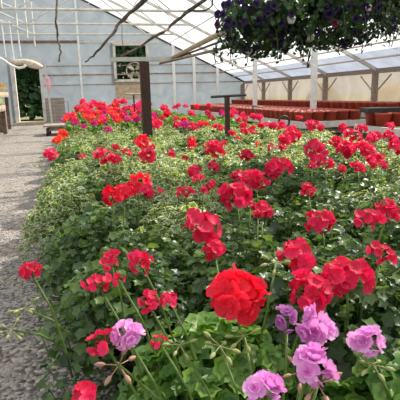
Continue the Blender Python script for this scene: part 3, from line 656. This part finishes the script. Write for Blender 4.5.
# small T stands
q = atY(227, 97, 4.6)
o = empty('pipe_stand', (q.x, q.y, 0), 'black T-shaped stand rising from the bed right of centre', 'stand')
mb = MB(); mb.beam((0, 0, 0), (0, 0, q.z), .042, .042, up=(0, 1, 0)); mb.build('upright', M['wood_dark'], o)
mb = MB(); mb.tube([atY(211, 97, 4.6)-Vector((q.x, q.y, 0)), atY(246, 95, 4.6)-Vector((q.x, q.y, 0))], .014, 6); mb.build('crossbar', M['dark_metal'], o)
q = atY(133.5, 94, 7.0)
o = empty('pipe_stand', (q.x, q.y, 0), 'thin grey T-shaped stand behind the dark post', 'stand')
mb = MB(); mb.beam((0, 0, 0), (0, 0, q.z), .02, .02, up=(0, 1, 0)); mb.build('upright', M['dark_metal'], o)
mb = MB(); mb.tube([atY(125, 94, 7.0)-Vector((q.x, q.y, 0)), atY(142, 94, 7.0)-Vector((q.x, q.y, 0))], .016, 6); mb.build('crossbar', M['galv'], o)
# black ring and bracket near the pots
c = atY(284, 122, 6.8); n = 20
o = empty('hose_reel', (c.x, c.y, 0), 'small black ring shaped reel standing among flowers before the bench', 'reel')
mb = MB(); mb.tube([(.085*math.cos(2*math.pi*k/n), 0, c.z+.085*math.sin(2*math.pi*k/n)) for k in range(n+1)], .017, 8); mb.build('ring', M['dark_metal'], o)
mb = MB(); mb.beam((0, .02, 0), (0, .02, c.z-.07), .03, .03, up=(0, 1, 0)); mb.build('foot', M['dark_metal'], o)
pts = [atY(263, 107, 7.4), atY(252, 106, 7.4), atY(260, 119, 7.2), Vector((atY(260, 119, 7.2).x, 7.2, 0))]
run('wire_bracket', pts, .012, M['dark_metal'], 'bent black bracket standing in front of the pots', 'bracket')

# ------------------------------------------------------------------ dry vines hanging from the roof
def vine(pts, Y, r0, r1, lab, name='dry_vine'):
    P = []
    for i, (x, y) in enumerate(pts):
        p = atY(x, y, Y+ .12*math.sin(i*1.7)); P.append(p)
    sub = []
    for i in range(len(P)-1):
        for t in (0, .33, .66): sub.append(P[i].lerp(P[i+1], t)+Vector([random.uniform(-.008, .008) for _ in range(3)]))
    sub.append(P[-1]); rs = [(r0+(r1-r0)*i/(len(sub)-1))*random.uniform(.8, 1.2) for i in range(len(sub))]
    return run(name, sub, rs, M['vine'], lab, 'vine', 7)
vine([(196, -101), (180, -50), (168, -20), (146, -1), (134, 10), (120, 23), (112, 34), (102, 47), (93, 56), (85, 62)], 4.98, .03, .008, 'thick dark dry vine hanging diagonally down to a point before the end wall')
vine([(262, -84), (250, -50), (232, -20), (205, 0), (186, 13), (170, 27), (163, 32), (154, 37), (138, 47), (121, 56)], 5.0, .022, .01, 'long grey dry vine sweeping down towards the window')
vine([(56, -42), (57, -10), (56.5, 8), (56, 22), (57, 34), (59, 44), (61, 52), (59, 62)], 7.15, .018, .012, 'crooked dark dry vine dangling straight down near the door')
mb = MB(); run('hanging_wire', [atY(122, 24, 5.5), atY(122, 40, 5.5), atY(124, 50, 5.5)], .004, M['vine'], 'thin dark wire dangling from the thick vine', 'wire')
run('curved_pipe', [atY(188, 9, 4.5), atY(196, 11, 4.5), atY(206, 10.5, 4.5), atY(212, 6, 4.5), atY(213, -6, 4.5), atY(213, -40, 4.5)], .008, M['dark_metal'], 'thin dark pipe curving up beside the long vine', 'pipe')

# ------------------------------------------------------------------ around the door
q = atY(29, 64, 16.6)
P = [atY(x, y, 16.6) for x, y in ((10, 61), (17, 62.5), (24, 62), (31, 64), (38, 66), (43, 67))]
run('rolled_curtain', P, [.06, .09, .1, .13, .11, .04], M['rolled'], 'rolled-up dirty plastic curtain hanging above the open doorway', 'curtain', 10)
P = [atY(x, y, 15) for x, y in ((-12, 52), (-2, 57), (5, 61), (12, 66), (19, 68), (24, 67), (26, 65))]
run('garden_hose', P, .035, M['hose'], 'white hose looping down at the left above the doorway', 'hose', 8)
for k, (x0_, y0_, x1_, y1_) in enumerate(((1, 20, 6, 57), (9, 21, 14, 60), (17.5, 30, 21, 57))):
    mb = MB(); mb.tube([atY(x0_, y0_, 13.66), atY(x1_, y1_, 13.66)], .02, 6); tag(mb.build('hanging_rod', M['white_paint']), ['leftmost of the three white rods hanging by the door', 'middle one of three white rods hanging by the door', 'rightmost of the three white rods hanging by the door'][k], 'rod', 'white rods hanging by the door')
X = atY(49, 90, 17.2).x
o = empty('door_side_post', (X, 17.2, 0), 'thin pale pole right of the doorway with bag', 'post'); mb = MB(); mb.beam((0, 0, 0), (-.05, 0, zbar(66)), .06, .05, up=(0, 1, 0)); mb.build('pole', M['wood_white'], o)
p = atY(48.5, 83, 17.1)
o = empty('hanging_bag', (p.x, p.y-.06, p.z-.25), 'small pink and white bag hanging on the pole right of the doorway', 'bag')
mb = MB(); mb.lathe([(.001, 0), (.05, .03), (.075, .12), (.07, .28), (.04, .4), (.015, .46)], 12); mb.build('bag', plain('pink white plastic', srgb(226, 120, 130), srgb(240, 226, 226), 4, .5), o, True)
# cart
cp = atZ(54, 136, 0); print('cart', cp)
o = empty('garden_cart', (cp.x, cp.y, 0), 'low grey wooden cart with black wheels beside the flowers near the door', 'cart')
mb = MB(); mb.box((-.22, 0, .2), (.5, .9, .24)); mb.build('deck', M['wood_grey'], o)
for s in (-.13, .42):
    for yy in (.1, .8):
        mb = MB(); mb.tube([(s-.03, yy, .09), (s+.03, yy, .09)], .09, 16); w_ = mb.build('wheel', M['dark_metal'], o)
mb = MB(); mb.beam((-.13, .1, .15), (.42, .1, .15), .03, .08); mb.build('axle_block', M['wood_grey'], o)
mb = MB(); mb.beam((-.13, .8, .15), (.42, .8, .15), .03, .08); mb.build('axle_block', M['wood_grey'], o)
mb = MB(); mb.tube([(0, .85, .24), (0, .9, .75), (.35, .9, .75), (.35, .85, .24)], .015, 6); mb.build('handle', M['rust'], o)
# left benches
PLB = [foliage_mesh('foliage', M['leaf_bench'], 'oval', 70, .15, .2, .07, low=.0, petioles=5), foliage_mesh('foliage', M['leaf_dry'], 'oval', 80, .16, .22, .07, low=0, petioles=5)]
def lbench(x1, y0, z, w, l, lab, k, names):
    o = empty('wooden_bench', (x1-w/2, y0+l/2, 0), lab, 'bench')
    mb = MB(); 
    for j in range(4): mb.box((-w/2, -l/2+j*l/4, z-.05), (w/2, -l/2+(j+1)*l/4-.015, z))
    mb.build('bench_top', M['wood_grey'], o)
    mb = MB(); mb.box((-w/2, -l/2, z), (w/2, -l/2+.03, z+.09)); mb.box((w/2-.03, -l/2+.03, z), (w/2, l/2, z+.09)); mb.build('rim_board', M['wood_tan'], o)
    for sx in (-1, 1):
        for sy in (-1, 1):
            mb = MB(); mb.beam((sx*(w/2-.06), sy*(l/2-.06), 0), (sx*(w/2-.06), sy*(l/2-.06), z-.05), .09, .09, up=(0, 1, 0)); mb.build('leg', M['wood_brown'], o)
    for j, nm in enumerate(names):
        t = empty('potted_plant', (x1-.08-.3*(j % 3), y0+.25+.45*(j//3), z+.002), nm, 'plant'); inst('pot', POTB, t, Matrix.Scale(.7, 4)); inst('foliage', PLB[k], t, Matrix.Translation((0, 0, .1)))
lbench(atZ(14, 128, 0).x, 13.4, .95, 1.4, 1.6, 'tall weathered bench with dry yellow plants left of the doorway', 1, ['yellow-brown potted plant at the front right end of the tall bench', 'yellow-brown potted plant beside the end one on the tall bench', 'yellow-brown potted plant farthest left on the front of the tall bench', 'yellow-brown potted plant at the back right of the tall bench'])
lbench(atZ(8, 134, 0).x, 11.3, .62, 1.1, 1.6, 'low weathered bench with fresh green plants at the left edge', 0, ['lime green potted plant at the front right end of the low bench', 'lime green potted plant beside the end one on the low bench', 'lime green potted plant farthest left on the front of the low bench', 'lime green potted plant at the back right of the low bench'])

# ------------------------------------------------------------------ hanging baskets
def trumpet(mat):
    mb = MB(); K = 10
    prof = [(.003, -.02, 0), (.008, -.005, .3), (.018, .004, .7), (.028, .003, 1)]
    vs = []; cs = []
    for r_, z_, e in prof:
        for k in range(K):
            rr = r_*(1 if k % 2 else .88 if e > .6 else 1); vs.append((rr*math.cos(2*math.pi*k/K), rr*math.sin(2*math.pi*k/K), z_+(.003 if k % 2 and e > .6 else 0))); cs.append((e, random.random() if e == 0 else .5, 0))
    mb.add(vs, [(i*K+k, i*K+(k+1) % K, (i+1)*K+(k+1) % K, (i+1)*K+k) for i in range(3) for k in range(K)], cs)
    return mb.mesh('flower', mat)
TR = {c: trumpet(M['p_'+c]) for c in ('white', 'purple', 'plum')}
def basket(px, py, Y, rad, lab, seed, nf=(14, 44, 6), trail=1.0):
    random.seed(seed); c = atY(px, py, Y)
    o = empty('hanging_basket', c, lab, 'hanging basket', 'hanging petunia baskets')
    mb = MB(); mb.lathe([(.001, -.12), (.10, -.12), (.15, -.05), (.17, .04), (.18, .045), (.16, .03), (.09, -.1)], 20); mb.build('basket', M['black_pot'], o)
    mb = MB(); 
    for i in range(int(2100*(rad/.32)**2)):
        z = random.uniform(-1, .75); t = random.uniform(0, 6.28); q = math.sqrt(max(.02, 1-z*z))*(1+.16*math.sin(3*t+seed)+.1*math.sin(7*t))*random.uniform(.72, 1.06)
        p = Vector((rad*q*math.cos(t), rad*q*math.sin(t), rad*.72*z*random.uniform(.8, 1.05)-.02))
        leaf(mb, p, p.normalized()*1.2+Vector([random.gauss(0, .5) for _ in range(3)]), .036*random.uniform(.7, 1.3), 'oval')
    for s in range(16):    # trailing shoots
        t = s*.4+random.uniform(-.2, .2); L = random.uniform(.08, .22)*trail; st = Vector((math.cos(t)*rad*.9, math.sin(t)*rad*.9, -rad*.35)); pts = [Vector((st.x*.4, st.y*.4, 0)), st, st+Vector((math.cos(t)*.04, math.sin(t)*.04, -L*.6)), st+Vector((math.cos(t)*.03, math.sin(t)*.03, -L))]
        mb.tube(pts, .003, 4, (0, .3, 0))
        for k in range(14):
            u = random.random(); p = pts[1].lerp(pts[3], u)+Vector([random.uniform(-.03, .03) for _ in range(3)]); leaf(mb, p, Vector([random.gauss(0, 1) for _ in range(3)])+Vector((0, -.5, .5)), .03*random.uniform(.7, 1.3), 'oval')
    mb.build('foliage', M['leaf_petunia'], o, True)
    for cname, cnt in zip(('white', 'purple', 'plum'), nf):
        for i in range(cnt):
            z = random.uniform(-.95, .55); t = random.uniform(-3.3, .2) ; q = math.sqrt(max(.02, 1-z*z))*(1+.16*math.sin(3*t+seed)+.1*math.sin(7*t))
            p = Vector((rad*q*math.cos(t), rad*q*math.sin(t), rad*.72*z))*1.05; n_ = (p.normalized()+Vector((0, -.5, 0))+Vector([random.gauss(0, .25) for _ in range(3)])).normalized()
            if cname == 'white' and random.random() < .35: continue
            inst('flower', TR[cname], o, Matrix.Translation(p) @ Vector((0, 0, 1)).rotation_difference(n_).to_matrix().to_4x4() @ Matrix.Scale(random.uniform(.7, 1), 4), label={'white': 'white trumpet flower', 'purple': 'dark purple trumpet flower', 'plum': 'plum trumpet flower'}[cname])
    topz = TIEZ-c.z
    for k in range(3):
        t = k*2.094+.4; mb = MB(); mb.tube([(.17*math.cos(t), .17*math.sin(t), .04), (0, 0, .55)], .0025, 4); mb.build('wire', M['dark_metal'], o)
    mb = MB(); mb.tube([(0, 0, .54), (0, 0, topz-.03)], .004, 5); mb.build('hook', M['dark_metal'], o)
YT = YE-7*SP
basket(262, 18, YT, .275, 'left hanging basket of trailing dark purple petunias, mostly leafy', 21, (9, 72, 3), 1.0)
basket(334, 0, YT-.12, .35, 'middle hanging basket with white and dark purple petunias', 22, (24, 84, 5), .8)
basket(398, -10, YT+.05, .27, 'right hanging basket with plum and purple petunias at the photo edge', 23, (14, 60, 16), .5)

# ------------------------------------------------------------------ light
w = bpy.data.worlds.new('sky'); scn.world = w; w.use_nodes = True; nt = w.node_tree; nt.nodes.clear()
out = nt.nodes.new('ShaderNodeOutputWorld'); bg = nt.nodes.new('ShaderNodeBackground')
tc = nt.nodes.new('ShaderNodeTexCoord'); sx = nt.nodes.new('ShaderNodeSeparateXYZ'); nt.links.new(tc.outputs['Generated'], sx.inputs[0])
rp = nt.nodes.new('ShaderNodeValToRGB'); rp.color_ramp.elements[0].position = 0; rp.color_ramp.elements[0].color = (.80, .86, .92, 1); rp.color_ramp.elements[1].position = .6; rp.color_ramp.elements[1].color = (.78, .88, 1, 1)
nt.links.new(sx.outputs[2], rp.inputs['Fac']); nt.links.new(rp.outputs['Color'], bg.inputs['Color']); bg.inputs['Strength'].default_value = .9
nt.links.new(bg.outputs[0], out.inputs['Surface'])
sd = bpy.data.lights.new('sun', 'SUN'); sd.energy = 13.0; sd.angle = R(2.0); sd.color = (1, .93, .8)
so = bpy.data.objects.new('sun', sd); col.objects.link(so); so.location = (6, 6, 12)
so.rotation_euler = Vector((.80, .38, .80)).to_track_quat('Z', 'Y').to_euler()
vs = scn.view_settings; vs.view_transform = 'Standard'; vs.look = 'None'; vs.gamma = 1; vs.use_curve_mapping = False; vs.exposure = 0.0
scn.cycles.transparent_max_bounces = 12; scn.cycles.max_bounces = 8
print('plants', len(plants), 'heads', len(heads), 'distinct labels', len(used))
